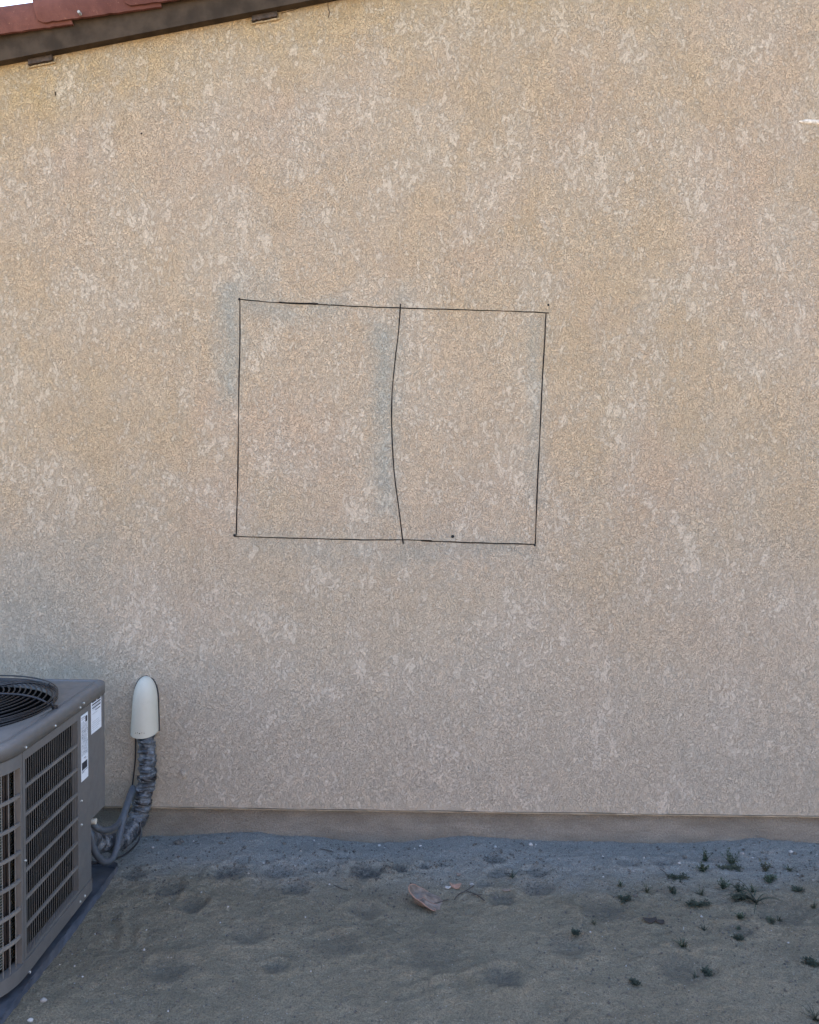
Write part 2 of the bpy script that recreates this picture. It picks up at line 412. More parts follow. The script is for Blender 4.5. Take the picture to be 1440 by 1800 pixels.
mb = MB()
for i in range(200):
    x0 = XL+.03+(XR-XL-.06)*i/200; x1 = XL+.03+(XR-XL-.06)*(i+1)/200
    f = lambda x: WALL_Y+.022+.002*noise.noise(Vector((x*2, 5, 0)))
    mb.add([(x0, f(x0), -.4), (x1, f(x1), -.4), (x1, f(x1), scr+.02), (x0, f(x0), scr+.02)], [(0, 1, 2, 3)], True)
mb.box((XL+.035, WALL_Y+.04, -.4), (XR-.035, HY-.02, scr-.004))
mb.build('foundation', M['found'], house)
# metal weep screed: thin lip under the stucco
mb = MB()
for i in range(260):
    x0 = XL+(XR-XL)*i/260; x1 = XL+(XR-XL)*(i+1)/260
    g = lambda x: scr-.0035+.0015*noise.noise(Vector((x*3, 7, 0)))
    y = WALL_Y-.006
    mb.add([(x0, y, g(x0)-.0015), (x1, y, g(x1)-.0015), (x1, y, g(x1)+.001), (x0, y, g(x0)+.001), (x0, y+.03, g(x0)-.002), (x1, y+.03, g(x1)-.002), (x1, y+.03, g(x1)+.0022), (x0, y+.03, g(x0)+.0022)],
           [(0,1,2,3), (4,5,1,0), (3,2,6,7)])
mb.build('weep_screed', M['screed'], house)

# fascia board (both rakes), face set off the wall
th = math.atan(SL)
FB = .086; FY = WALL_Y-.040
mb = MB()
prism(mb, [(XL-.35, rz(XL-.35)), (RIDGE, rz(RIDGE)), (RIDGE, rz(RIDGE)+FB+.05), (XL-.35, rz(XL-.35)+FB+.05)], FY, WALL_Y-.002)
prism(mb, [(RIDGE+.002, rz(RIDGE)), (XR+.35, rz(XR+.35)), (XR+.35, rz(XR+.35)+FB+.05), (RIDGE+.002, rz(RIDGE)+FB+.05)], FY, WALL_Y-.002)
mb.build('fascia', M['fascia'], house)
# roof: corrugated courses of clay tile over the house
roof = empty('roof', (RIDGE, WALL_Y+1, rz(RIDGE)+.2)); roof.parent = house
roof.location = Vector((RIDGE, WALL_Y+1, rz(RIDGE)+.2)) - house.location
mb = MB()
for side in (-1, 1):
    nyy = 260; xe = RIDGE + side*(RIDGE-XL+.35)
    rows = []
    ncr = 22
    for c in range(ncr):
        for k in (0, 1):
            t = (c+k*.98)/ncr; x = xe + (RIDGE-xe)*t
            rows.append((x, rz(x)+FB+.0+(.012 if k == 0 else .0)))
    vs = []
    for x, z in rows:
        for i in range(nyy+1):
            y = WALL_Y+.03 + (HY+.2-WALL_Y)*i/nyy
            vs.append((x, y, z + .035*abs(math.sin(math.pi*(y-WALL_Y)/.28))))
    m = nyy+1
    fs = [(j*m+i, j*m+i+1, (j+1)*m+i+1, (j+1)*m+i) for j in range(len(rows)-1) for i in range(nyy)]
    mb.add(vs, fs, True)
    prism(mb, [(min(xe, RIDGE), rz(min(xe, RIDGE))+.055), (max(xe, RIDGE), rz(max(xe, RIDGE))+.055), (max(xe, RIDGE), rz(max(xe, RIDGE))+FB-.004), (min(xe, RIDGE), rz(min(xe, RIDGE))+FB-.004)], WALL_Y+.004, HY+.2)
mb.build('roof_surface', M['tile'], roof)
# rake tiles lapping up the slope
ux = Vector((math.cos(th), 0, math.sin(th))); uz = Vector((-math.sin(th), 0, math.cos(th)))
def rake_tile(px_low, px_tail, seed, dz=0):
    rnd = random.Random(seed)
    a = at_y(px_low, 60, FY-.03).x; b = at_y(px_tail, 40, FY-.03).x
    L = (b-a)/math.cos(th); base = Vector((a, 0, rz(a)))
    nu, nv = 26, 18; mb = MB(); out = []
    for inner in (0, 1):
        vs = []
        for i in range(nu+1):
            u = L*i/nu; t = i/nu
            yo = -.030*(1-t) - .010*t; lo = FB + (.008*(1-t) - .008*t) + dz
            crn = max(0, .022-u)/.022
            for j in range(nv+1):
                s = j/nv
                if s < .55:
                    k = s/.55; h = lo + .092*k; y = FY + yo - .020*math.sin(k*math.pi*.55+.25)
                else:
                    k = (s-.55)/.45; an = k*math.pi/2; h = lo+.092+.022*math.sin(an)*(1-.15*k); y = FY+yo-.018+.018*0+ (.10)*(1-math.cos(an))
                if s < .2: h += .012*crn*crn*(1-s/.2)
                jit = .0012*noise.noise(Vector((u*30+seed, s*20, 3)))
                if j == 0: h += .004*noise.noise(Vector((u*45+seed*3, 0, 0)))
                p = base + ux*u + uz*h; off = .012*inner
                vs.append((p.x, y+jit+off, p.z - (off*.8 if s > .55 else 0)))
        out.append(vs)
    m = nv+1; N = len(out[0])
    f1 = [(i*m+j, (i+1)*m+j, (i+1)*m+j+1, i*m+j+1) for i in range(nu) for j in range(nv)]
    mb.add(out[0], f1, True); mb.add(out[1], [tuple(reversed(f)) for f in f1], True)
    both = out[0]+out[1]
    rim = [(i*m, i*m+N, (i+1)*m+N, (i+1)*m) for i in range(nu)]
    rim += [(j, j+1, j+1+N, j+N) for j in range(nv)] + [(nu*m+j, nu*m+j+N, nu*m+j+1+N, nu*m+j+1) for j in range(nv)]
    mb.add(both, rim)
    o = mb.build('rake_tile', M['tile'], roof); return o
for i, (a, b) in enumerate(((-370, -22), (-80+0, 131), (76, 288), (230, 430), (385, 590), (540, 745), (700, 905), (860, 1065))):
    rake_tile(a if i else -240, b, i+1)
# a nail head on the middle tile
q = at_y(138, 20, FY-.055); mb = MB(); mb.tube([q, q+Vector((0, .02, 0))], .0055, 10); mb.build('nail_head', M['white_pebble'], roof)

# timber block ends under the fascia, set in ragged stucco pockets
for (x0, x1) in ((50, 92), (443, 487)):
    a = at_y(x0, 100, WALL_Y-.01).x; b = at_y(x1, 100, WALL_Y-.01).x
    mb = MB(); n = 10; vs = []
    for k in range(n+1):
        x = a+(b-a)*k/n; vs.append((x, WALL_Y-.016, rz(x)-.021+.004*noise.noise(Vector((x*80, 1, 0)))))
    for k in range(n+1):
        x = a+(b-a)*k/n; vs.append((x, WALL_Y-.016, rz(x)-.001))
    m = n+1; V = vs + [(x, WALL_Y+.02, z) for x, y, z in vs]
    fs = [(k, k+1, k+1+m, k+m) for k in range(n)] + [(k+2*m, k+1+2*m, k+1, k) for k in range(n)] + [(0, m, 3*m, 2*m), (n, n+2*m, n+3*m, n+m)]
    mb.add(V, fs); mb.build('rafter_block', M['block'], house)
    mb = MB(); pts = []
    for k in range(9):
        x = a-.006+(b-a+.014)*k/8; pts.append((x, WALL_Y-.004, rz(x)-.027+.004*noise.noise(Vector((x*60, 3, 0)))))
    pts.append((b+.012, WALL_Y-.004, rz(b)-.006))
    mb.tube(pts, [.003+.003*random.random() for _ in pts], 6); mb.build('stucco_lip', M['stucco'], house)

# ---- drawn outline on the wall
def stroke(pts, r, name='drawn_line', seed=0, label=None):
    P = [at_y(x, y, WALL_Y) for x, y in pts]
    P = spline(P, 14); mb = MB(); W = []
    for i, p in enumerate(P):
        W.append(Vector((p.x + .0007*noise.noise(p*45+Vector((seed, 0, 0))), wy(p.x, p.z)-.0015, p.z + .0012*noise.noise(p*22+Vector((0, seed, 0))))))
    n = len(W)
    rr = [1.15*r*(1+.45*noise.noise(p*9+Vector((seed, 5, 0))))*(.45 if i in (0, n-1) else 1) for i, p in enumerate(W)]
    # flattened pigment ribbon with a little body
    vs = []; fs = []
    for i in range(n):
        t = (W[min(i+1, n-1)]-W[max(i-1, 0)]).normalized(); s = Vector((-t.z, 0, t.x))
        vs += [W[i]-s*rr[i]+Vector((0, .004, 0)), W[i]-s*rr[i]*.6, W[i]+s*rr[i]*.6, W[i]+s*rr[i]+Vector((0, .004, 0))]
    for i in range(n-1):
        for k in range(3): fs.append((i*4+k, i*4+k+1, i*4+k+5, i*4+k+4))
    mb.add(vs, fs); o = mb.build(name, M['line'], wall)
    if label: o['label'] = label
    return o
wallpos = Vector(wall.location)
stroke([(421,526),(450,529),(500,533),(560,535),(640,539),(700,541),(760,543),(830,545),(900,547),(966,550)], .0024, seed=1, label='long black top line of the drawn outline')
stroke([(490,531),(520,533),(560,534)], .0036, seed=9)
stroke([(422,524),(422,600),(420,680),(419,760),(418,840),(415,942)], .0026, seed=2, label='straight black left line of the drawn outline')
stroke([(704,534),(701,580),(694,640),(689,700),(689,760),(693,830),(700,885),(709,957)], .0027, seed=3, label='bowed black middle line of the drawn outline')
stroke([(960,550),(957,610),(953,680),(949,770),(945,850),(941,959)], .0026, seed=4, label='black right line of the drawn outline')
stroke([(411,943),(480,945),(560,947),(640,949),(700,949),(760,950)], .0024, seed=5, label='left half of the black bottom line')
stroke([(740,951),(800,953),(860,955),(941,957)], .0026, seed=6, label='right half of the black bottom line')
def dot(px, py, r, mat='hole', name='drawn_dot'):
    p = at_y(px, py, WALL_Y); y = wy(p.x, p.z); mb = MB(); n = 14
    vs = [(p.x+r*math.cos(2*math.pi*k/n)*(1+.15*noise.noise(Vector((k, px, 0)))), y-.0005, p.z+r*math.sin(2*math.pi*k/n)) for k in range(n)]
    vs2 = [(p.x+(v[0]-p.x)*.6, y-.003, p.z+(v[2]-p.z)*.6) for v in vs]
    mb.add(vs+vs2, [(k, (k+1)%n, (k+1)%n+n, k+n) for k in range(n)]+[tuple(range(n, 2*n))], True)
    return mb.build(name, M[mat], wall)
for d in ((421,526,.005),(412,941,.0055),(964,536,.0045),(796,943,.0065),(940,958,.005)): dot(*d)
dot(249, 235, .004, 'hole', 'nail_hole')
stroke([(97,161),(98,168)], .002, 'scratch', 11)
stroke([(577,4),(577,14),(579,22),(577,31)], .0012, 'hairline_crack', 12)
stroke([(536,8),(520,16),(505,20),(490,24)], .0009, 'hairline_crack', 13)
# raised dabs of plaster
def dab(px, py, w_, h_, rot, mat, name='plaster_dab', seed=0):
    c = at_y(px, py, WALL_Y); mb = MB(); n = 22; y = wy(c.x, c.z); rings = []
    for q, yo in ((1, .001), (.82, -.003), (.4, -.0045)):
        rg = []
        for k in range(n):
            a = 2*math.pi*k/n; r = q*(1+.45*noise.noise(Vector((math.cos(a)*1.6, math.sin(a)*1.6, seed))))
            u = w_*r*math.cos(a); v = h_*r*math.sin(a)
            rg.append((c.x+u*math.cos(rot)-v*math.sin(rot), y+yo, c.z+u*math.sin(rot)+v*math.cos(rot)))
        rings += rg
    mb.add(rings, [(j*n+k, j*n+(k+1)%n, (j+1)*n+(k+1)%n, (j+1)*n+k) for j in (0, 1) for k in range(n)]+[tuple(range(2*n, 3*n))], True)
    return mb.build(name, M[mat], wall)
dab(1430, 214, .055, .010, -.05, 'plaster', seed=1)
dab(323, 1361, .014, .020, .4, 'stucco', seed=2)

# ------------------------------------------------------------ unseen block wall behind the viewer, added to bounce warm light
bwall = empty('bounce_wall', (2, -2.9, 0))
tag(bwall, 'tan concrete block wall added out of view to bounce warm light onto the house', 'bounce wall')
mb = MB()
for j in range(9):
    for i in range(44):
        x = -8+i*.405+(.2 if j % 2 else 0)
        mb.box((x, -3.05, -.05+j*.205), (x+.398, -2.86, .148+j*.205))
mb.build('bounce_wall_blocks', M['bounce_block'], bwall)
mb = MB(); mb.box((-8.0, -3.03, -.1), (10.0, -2.868, 1.79)); mb.build('bounce_wall_mortar', M['bounce_block'], bwall)
mb = MB(); mb.box((-8.05, -3.08, 1.795), (10.1, -2.83, 1.85)); mb.build('bounce_wall_coping', M['bounce_block'], bwall)

# ------------------------------------------------------------ concrete pad
PT = .012
mb = MB()
def rrect(x0, y0, x1, y1, z, rr=.02, seg=10, jit=0):
    pts = []
    for (cx, cy, a0) in ((x1-rr, y0+rr, -90), (x1-rr, y1-rr, 0), (x0+rr, y1-rr, 90), (x0+rr, y0+rr, 180)):
        for k in range(seg+1):
            a = R(a0+90*k/seg); pts.append((cx+rr*math.cos(a), cy+rr*math.sin(a), z))
    # subdivide long sides
    out = []
    for i in range(len(pts)):
        a = Vector(pts[i]); b = Vector(pts[(i+1)%len(pts)]); m = max(1, int((b-a).length/.03))
        for k in range(m): out.append(a.lerp(b, k/m))
    return out
px0, py0, px1, py1 = -2.05, 1.95, -1.130, 2.995
rings = []
for ins, z in ((-.004, -.08), (0, .03), (.001, PT-.010), (.005, PT-.003), (.012, PT)):
    rings.append([(p.x+.002*noise.noise(p*25), p.y+.002*noise.noise(p*25+Vector((5, 0, 0))), p.z) for p in rrect(px0+ins, py0+ins, px1-ins, py1-ins, z, .03, 5)])
n = min(len(r) for r in rings); rings = [r[:n] for r in rings]
mb.add([p for r in rings for p in r], [(j*n+k, j*n+(k+1)%n, (j+1)*n+(k+1)%n, (j+1)*n+k) for j in range(len(rings)-1) for k in range(n)]+[tuple(range((len(rings)-1)*n, len(rings)*n))], True)
tag(mb.build('equipment_pad', M['concrete']), 'low grey concrete pad on the soil beneath the air conditioner', 'concrete pad')

# ------------------------------------------------------------ air conditioner
AX1, AX0, AY0, AY1 = -1.15, -1.94, 2.112, 2.940
B0, B1 = .034, .691
ac = empty('air_conditioner', ((AX0+AX1)/2, (AY0+AY1)/2, PT))
tag(ac, 'grey outdoor air conditioner condenser with louvered sides and black fan guard on a pad', 'air conditioner')
RAD = .19
# outline from far right corner along the right side to the viewer, round, and along the front, left and back
def outline(ins=0.0, step=.012):
    pts = []
    cs = [(AX1-.042, AY1-.042, .042, 45, 0), (AX1-RAD, AY0+RAD, RAD, 0, -90), (AX0+RAD, AY0+RAD, RAD, -90, -180), (AX0+RAD, AY1-RAD, RAD, 180, 90), (AX1-.042, AY1-.042, .042, 90, 45)]
    raw = []
    for cx, cy, r, a0, a1 in cs:
        n = 6 if r < .05 else 16
        for k in range(n+1):
            a = R(a0+(a1-a0)*k/n); raw.append((Vector((cx+r*math.cos(a), cy+r*math.sin(a), 0)), Vector((math.cos(a), math.sin(a), 0))))
    # parametrise
    S = [0]
    for (p, _), (q, _) in zip(raw, raw[1:]): S.append(S[-1]+(q-p).length)
    return raw, S
RAW, SS = outline()
TOT = SS[-1]
def P(s, ins=0.0):
    s = max(0, min(TOT-1e-6, s))
    import bisect
    i = max(0, bisect.bisect_right(SS, s)-1); t = (s-SS[i])/max(1e-9, SS[i+1]-SS[i])
    p = RAW[i][0].lerp(RAW[i+1][0], t); nn = RAW[i][1].lerp(RAW[i+1][1], t).normalized()
    return p - nn*ins
def s_at_y(y): return .033 + (AY1-.042-y)       # right side only
def slab(mb, s0, s1, z0, z1, o0, o1, step=.012):
    """curved plate following the cabinet outline, from inset o0 (outer) to o1 (inner)"""
    br = [s for s in SS if s0+1e-4 < s < s1-1e-4]
    m = max(1, int((s1-s0)/.2)); ss = sorted(set([s0, s1]+br+[s0+(s1-s0)*k/m for k in range(m)]))
    vs = []
    for s in ss:
        a = P(s, o0); b = P(s, o1); vs += [(a.x, a.y, z0), (a.x, a.y, z1), (b.x, b.y, z1), (b.x, b.y, z0)]
    fs = []
    for i in range(len(ss)-1):
        for k in range(4): fs.append((i*4+k, (i+1)*4+k, (i+1)*4+(k+1)%4, i*4+(k+1)%4))
    fs += [(0, 1, 2, 3), tuple(reversed([4*(len(ss)-1)+k for k in range(4)]))]
    mb.add(vs, fs)
sN = s_at_y(2.781)            # notch edge
sG1a, sG1b = s_at_y(2.677), s_at_y(2.320)
sSeam = s_at_y(2.304)
arc_end = s_at_y(AY0+RAD)+RAD*math.pi/2
front_end = arc_end + (AX1-AX0-2*RAD)
T = .0015
cab = MB()
NOTZ = .283
gz0, gz1 = .088, .664
rows = 7; rb = .010
# service corner panel, shorter at the bottom
slab(cab, 0.0, sN, NOTZ, B1-.0015, 0, .02)
slab(cab, sN, sG1a, B0+.045, B1-.0015, 0, .02)
slab(cab, sG1a, sG1b, gz1, B1-.0015, 0, .02); slab(cab, sG1a, sG1b, B0+.045, gz0, 0, .02)
slab(cab, sG1b, sSeam-.0015, B0+.045, B1-.0015, 0, .02)
# wrap round the near corner and the front
sF = [(sSeam+.0015, sSeam+.012)]
cpA, cpB = sSeam+.012, arc_end+.02
slab(cab, sSeam+.0015, cpA, B0+.045, B1-.0015, 0, .02)
slab(cab, cpA, cpB, gz1-.012, B1-.0015, 0, .02); slab(cab, cpA, cpB, B0+.045, gz0-.01, 0, .02)
slab(cab, cpB, cpB+.03, B0+.045, B1-.0015, 0, .02)
fA, fB = cpB+.03, front_end
slab(cab, fA, fB, gz1, B1-.0015, 0, .02); slab(cab, fA, fB, B0+.045, gz0, 0, .02)
slab(cab, fB, TOT-.13, B0+.045, B1-.0015, 0, .02); slab(cab, TOT-.13, TOT, NOTZ, B1-.0015, 0, .02)
cabinet = cab.build('cabinet', M['cabinet'], ac)
# base pan slightly proud
bp = MB(); slab(bp, sN, TOT-.13, B0, B0+.043, -.003, .03); 
bp.box((AX0+.02, AY0+.02, B0+.002), (AX1-.06, AY1-.06, B0+.018))
bp.build('base_pan', M['cabinet'], ac)
for fx, fy in ((AX1-.12, AY0+.14), (AX1-.12, AY1-.12), (AX0+.12, AY0+.14), (AX0+.12, AY1-.12)):
    ft = MB(); ft.tube([(fx, fy, PT+.001), (fx, fy, B0+.004)], .03, 16); ft.build('foot', M['black'], ac)
# dark gap at the vertical seam; black panel as painted shade inside the notch
dk = MB(); slab(dk, sSeam-.0015, sSeam+.0015, B0+.045, B1, .004, .02)
dk.build('seam_gap', M['dark'], ac); dk = MB()
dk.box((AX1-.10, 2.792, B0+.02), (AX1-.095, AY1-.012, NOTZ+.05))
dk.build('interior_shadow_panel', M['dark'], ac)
# notch walls
nw = MB(); nw.box((AX1-.094, 2.783, B0+.02), (AX1-.0205, 2.787, NOTZ+.02)); nw.build('valve_recess', M['cabinet'], ac)
# grilles
def grille(name, s0, s1, z0, z1, nvert, nrow, bar, wire, depth=.002):
    g = MB()
    for k in range(1, nrow):
        z = z0+(z1-z0)*k/nrow; slab(g, s0-.002, s1+.002, z-bar/2, z+bar/2, .001, .008)
    for i in range(1, nvert):
        s = s0+(s1-s0)*i/nvert; slab(g, s-wire/2, s+wire/2, z0-.002, z1+.002, .003, .003+depth)
    return g.build(name, M['grille'], ac)
grille('side_grille', sG1a, sG1b, gz0, gz1, 27, rows, .0085, .0021, .0004)
grille('corner_grille', cpA, cpB, gz0-.01, gz1-.012, 13, rows, .0095, .0028, .001)
grille('front_grille', fA, fB, gz0, gz1, 30, rows, .0095, .0026)
# coil behind
co = MB(); slab(co, sSeam-.28, front_end+.6, B0+.05, B1-.004, .034, .05); co.build('coil', M['coil'], ac)
il = MB(); slab(il, sG1a-.03, sG1b+.01, B0+.05, B1-.004, .0265, .032)  # black sheet before the coil, painted shade for the side grille gaps
il.build('grille_shade_sheet', M['dark'], ac)
# copper tube ends glimpsed in the corner
cu = mat_simple('copper_tube', (.010, .005, .004), .5, .3, 30, .5)
tb = MB()
for k in range(3):
    p = P(sSeam+.026+k*.012, .028); tb.tube([(p.x, p.y, B0+.05), (p.x, p.y, B1-.01)], .0035, 8)
tb.build('copper_tubes', cu, ac)

# lid with round opening
FX, FYc, FR = -1.497, 2.555, .300
NL = 220
def ring_outline(ins, z):
    out = []
    for k in range(NL):
        p = P(TOT*k/NL, ins); out.append(Vector((p.x, p.y, z)))
    return out
angs = [math.atan2(p.y-FYc, p.x-FX) for p in ring_outline(0, 0)]
def ring_circle(r, z): return [Vector((FX+r*math.cos(a), FYc+r*math.sin(a), z)) for a in angs]
prof = [ring_outline(.010, B1-.001), ring_outline(-.003, B1+.0015), ring_outline(-.003, B1+.032), ring_outline(-.001, B1+.0385), ring_outline(.004, B1+.042), ring_outline(.011, B1+.0435),
        ring_outline(.028, B1+.0435), ring_outline(.0295, B1+.0385), ring_outline(.033, B1+.0385), ring_outline(.0345, B1+.0425)]
flat = ring_outline(.038, B1+.0428)
prof += [flat, ring_circle(FR+.014, B1+.0428), ring_circle(FR+.010, B1+.047), ring_circle(FR+.004, B1+.049), ring_circle(FR-.003, B1+.046), ring_circle(FR-.006, B1+.036), ring_circle(FR-.008, B1-.10), ring_circle(FR-.06, B1-.34), ring_circle(.001, B1-.345)]
def rings_mesh(prof, smooth=True):
    mb = MB(); n = len(prof[0])
    mb.add([p for r in prof for p in r], [(j*n+k, (j+1)*n+k, (j+1)*n+(k+1)%n, j*n+(k+1)%n) for j in range(len(prof)-1) for k in range(n)], smooth)
    return mb
rings_mesh(prof[:16]).build('lid', M['cabinet'], ac)
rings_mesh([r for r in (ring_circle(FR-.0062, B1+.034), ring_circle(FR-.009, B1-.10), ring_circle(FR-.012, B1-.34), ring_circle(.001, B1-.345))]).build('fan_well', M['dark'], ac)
# fan
fan = MB(); fan.tube([(FX, FYc, B1-.15), (FX, FYc, B1-.02)], .075, 28)
fan.tube([(FX, FYc, B1-.02), (FX, FYc, B1-.008)], .05, 28)
fo = fan.build('fan', M['fan'], ac)
for k in range(4):
    b = MB(); a0 = R(90*k+20); vs = []
    for i in range(9):
        r = .06+.215*i/8
        for j in range(9):
            a = a0+R(62)*(j/8-.5)*(1+.15*i/8); z = B1-.105+.085*(j/8-.5)+.012*math.sin(math.pi*j/8)
            vs.append((FX+r*math.cos(a), FYc+r*math.sin(a), z))
    vs2 = [(x, y, z-.002) for x, y, z in vs]
    f = [(i*9+j, (i+1)*9+j, (i+1)*9+j+1, i*9+j+1) for i in range(8) for j in range(8)]
    b.add(vs, f, True); b.add(vs2, [tuple(reversed(q)) for q in f], True); b.build('blade', M['fan'], fo)
# fan guard: domed rings, ribs and feet
g = MB()
def gz(r):
    t = r/(FR+.006); return B1+.050+.040*(1-max(0, t)**6)
nr = 17
for i in range(nr):
    r = .05+(FR+.006-.05)*i/(nr-1)
    z = gz(r) if i < nr-1 else B1+.054
    g.tube([(FX+r*math.cos(2*math.pi*k/80), FYc+r*math.sin(2*math.pi*k/80), z) for k in range(80)], .0024, 6, closed=True)
for z in (B1+.062, B1+.072):
    r = FR+.0065
    g.tube([(FX+r*math.cos(2*math.pi*k/80), FYc+r*math.sin(2*math.pi*k/80), z) for k in range(80)], .0024, 6, closed=True)
guard = g.build('fan_guard', M['black'], ac)
for k in range(8):
    a = R(4+45*k); b = MB()
    pts = [(FX+r*math.cos(a), FYc+r*math.sin(a), gz(r)+.003) for r in [.03+(FR-.03)*i/14 for i in range(15)]]
    pts += [(FX+(FR+.006)*math.cos(a), FYc+(FR+.006)*math.sin(a), B1+.066), (FX+(FR+.012)*math.cos(a), FYc+(FR+.012)*math.sin(a), B1+.050), (FX+(FR+.024)*math.cos(a), FYc+(FR+.024)*math.sin(a), B1+.048)]
    b.tube(pts, .0042, 8); q = Vector((FX+(FR+.018)*math.cos(a), FYc+(FR+.018)*math.sin(a), B1+.044))
    b.tube([q, q+Vector((0, 0, .010))], .009, 10); b.build('guard_rib', M['black'], guard)
b = MB(); b.tube([(FX, FYc, B1+.086), (FX, FYc, B1+.092)], .055, 24); b.build('guard_hub', M['black'], guard)
# screws
scr_mb = MB(); scr_mb.tube([(0, 0, 0), (.003, 0, 0)], .0042, 10); scr_mb.tube([(.003, 0, 0), (.0045, 0, 0)], [.0042, .0025], 10)
s0 = None
for (px, py) in ((43,1314),(95,1276),(139,1244),(145,1236),(143,1450),(44,1513),(147,1575),(139,1585),(50,1709),(143,1408)):
    p = at_x(px, py, AX1); x = AX1+(.003 if (p.z > B1 or p.z < B0+.043) else 0)
    if s0 is None: o = s0 = scr_mb.build('screw', M['screw'], ac)
    else: o = s0.copy(); C.objects.link(o)
    if s0.data.vertices and o is s0:
        for v in o.data.vertices: v.co += ac.location
    o.parent = ac; o.location = Vector((x, p.y, p.z))-ac.location
# stickers
def sticker(y0, y1, z0, z1, lines, name, label):
    m = MB(); m.box((AX1+.0003, y0, z0), (AX1+.0012, y1, z1)); o = m.build(name, M['sticker'], ac); o['label'] = label
    ink = MB(); ink2 = MB(); wd = y1-y0; ht = z1-z0
    for (u0, u1, v0, v1, kind) in lines:
        t = ink if kind else ink2
        t.box((AX1+.0013, y0+wd*u0, z1-ht*v1), (AX1+.0017, y0+wd*u1, z1-ht*v0))
    ink.build('printed_mark', M['ink'], o); ink2.build('fine_print', M['greyink'], o)
rnd = random.Random(3)
L1 = [(.62, .88, .04, .13, 1), (.06, .55, .03, .045, 0), (.06, .6, .06, .07, 0)]
for k in range(36):
    v = .10+k*.0145; u = .06
    while u < .9:
        w_ = rnd.uniform(.05, .2)
        if not (u+w_ > .6 and v < .14): L1.append((u, min(.92, u+w_), v, v+.006, rnd.random() < .35))
        u += w_+rnd.uniform(.03, .1)
L1 += [(.35, .65, .655, .672, 0), (.5, .9, .68, .684, 0), (.08, .85, .72, .835, 1), (.08, .9, .85, .862, 0), (.08, .4, .868, .88, 0)]
sticker(2.702, 2.758, .446, .670, L1, 'rating_sticker', 'tall narrow white sticker of fine print with a black box')
L2 = [(.08, .5, .03, .09, 1), (.6, .92, .03, .10, 1), (.08, .92, .13, .17, 1), (.1, .9, .20, .215, 0), (.1, .92, .235, .27, 1), (.1, .5, .30, .31, 0), (.4, .88, .34, .365, 1), (.1, .6, .42, .43, 0)]
for k in range(5): L2.append((.1, rnd.uniform(.5, .9), .66+k*.06, .668+k*.06, 0))
sticker(2.786, 2.874, .580, .698, L2, 'printed_sticker', 'shorter white sticker with bold dark lines at the top')
# pale plug where the hose leaves
b = MB(); q = at_x(163, 1444, AX1-.01); b.tube([q+Vector((-.04, 0, 0)), q+Vector((.012, 0, 0))], .010, 12); b.build('hose_fitting', M['pvc'], ac)

# ------------------------------------------------------------ wall pipe cover
cc = at_y(256, 1284, WALL_Y); ct = at_y(258, 1188, WALL_Y)
H = ct.z-cc.z; hw = .056
mb = MB(); nu, nv = 30, 28
def cover(t, a, off=0):
    # t 0 bottom .. 1 top
    k = math.sqrt(max(0, 1-max(0, (t-.50)/.50)**3.0)); wd = (hw-.010*t)*k+off; dp = (.078-.020*t)*k**.8+off
    cxo = .004*t
    return Vector((cc.x+cxo+wd*math.cos(a), WALL_Y+.004-dp*math.sin(a)**.85 if math.sin(a) > 0 else WALL_Y+.004, cc.z+H*t - .010*math.sin(a)*(1-t)))
vs = []
for i in range(nu+1):
    t = 1-(1-i/nu)**1.6
    for j in range(nv+1): vs.append(cover(t, math.pi*j/nv))
m = nv+1
mb.add(vs, [(i*m+j, i*m+j+1, (i+1)*m+j+1, (i+1)*m+j) for i in range(nu) for j in range(nv)], True)
mb.add(vs[:m]+[Vector((cc.x+(v.x-cc.x)*.93, WALL_Y+.004+(v.y-WALL_Y-.004)*.93, v.z)) for v in vs[:m]], [(j, j+1+0, j+1+m, j+m) for j in range(nv)])
mb.add([Vector((cc.x+(v.x-cc.x)*.93, WALL_Y+.004+(v.y-WALL_Y-.004)*.93, v.z)) for v in vs[:m]]+[Vector((cc.x+(v.x-cc.x)*.9, WALL_Y+.004+(v.y-WALL_Y-.004)*.9, v.z+.05)) for v in vs[:m]], [(j, j+m, j+1+m, j+1) for j in range(nv)])
pc = mb.build('pipe_cover', M['pvc'])
tag(pc, 'off-white plastic dome-topped pipe cover fixed on the stucco above the wrapped pipe', 'pipe cover')
mb = MB(); pts = [cover(t, 0.02, .002)+Vector((0, -.004, 0)) for t in [i/16 for i in range(17)]]+[cover(t, math.pi-.02, .001)+Vector((0, -.003, 0)) for t in [1-i/16*.35 for i in range(1, 17)]]
mb.tube(pts, [.0028+.0022*max(0, noise.noise(Vector((i*1.3, 0, 0)))) for i in range(len(pts))], 6)
mb.tube([cover(0, 0, .001)+Vector((.002, -.008, .004)), cover(0, 0, .001)+Vector((-.02, -.01, -.006)), cover(0, 0, 0)+Vector((-.05, -.01, -.003))], [.004, .003, .001], 6)
mb.build('sealant_bead', M['sealant'], pc)
mb = MB()
for k in range(-2, 3):
    q = cover(.09+.01*(k % 2), math.pi/2+.16*k); mb.tube([q+Vector((0, .002, 0)), q+Vector((0, -.0015, 0))], .0022 if k == 0 else .0013, 8)
mb.build('vent_holes', M['hole'], pc)

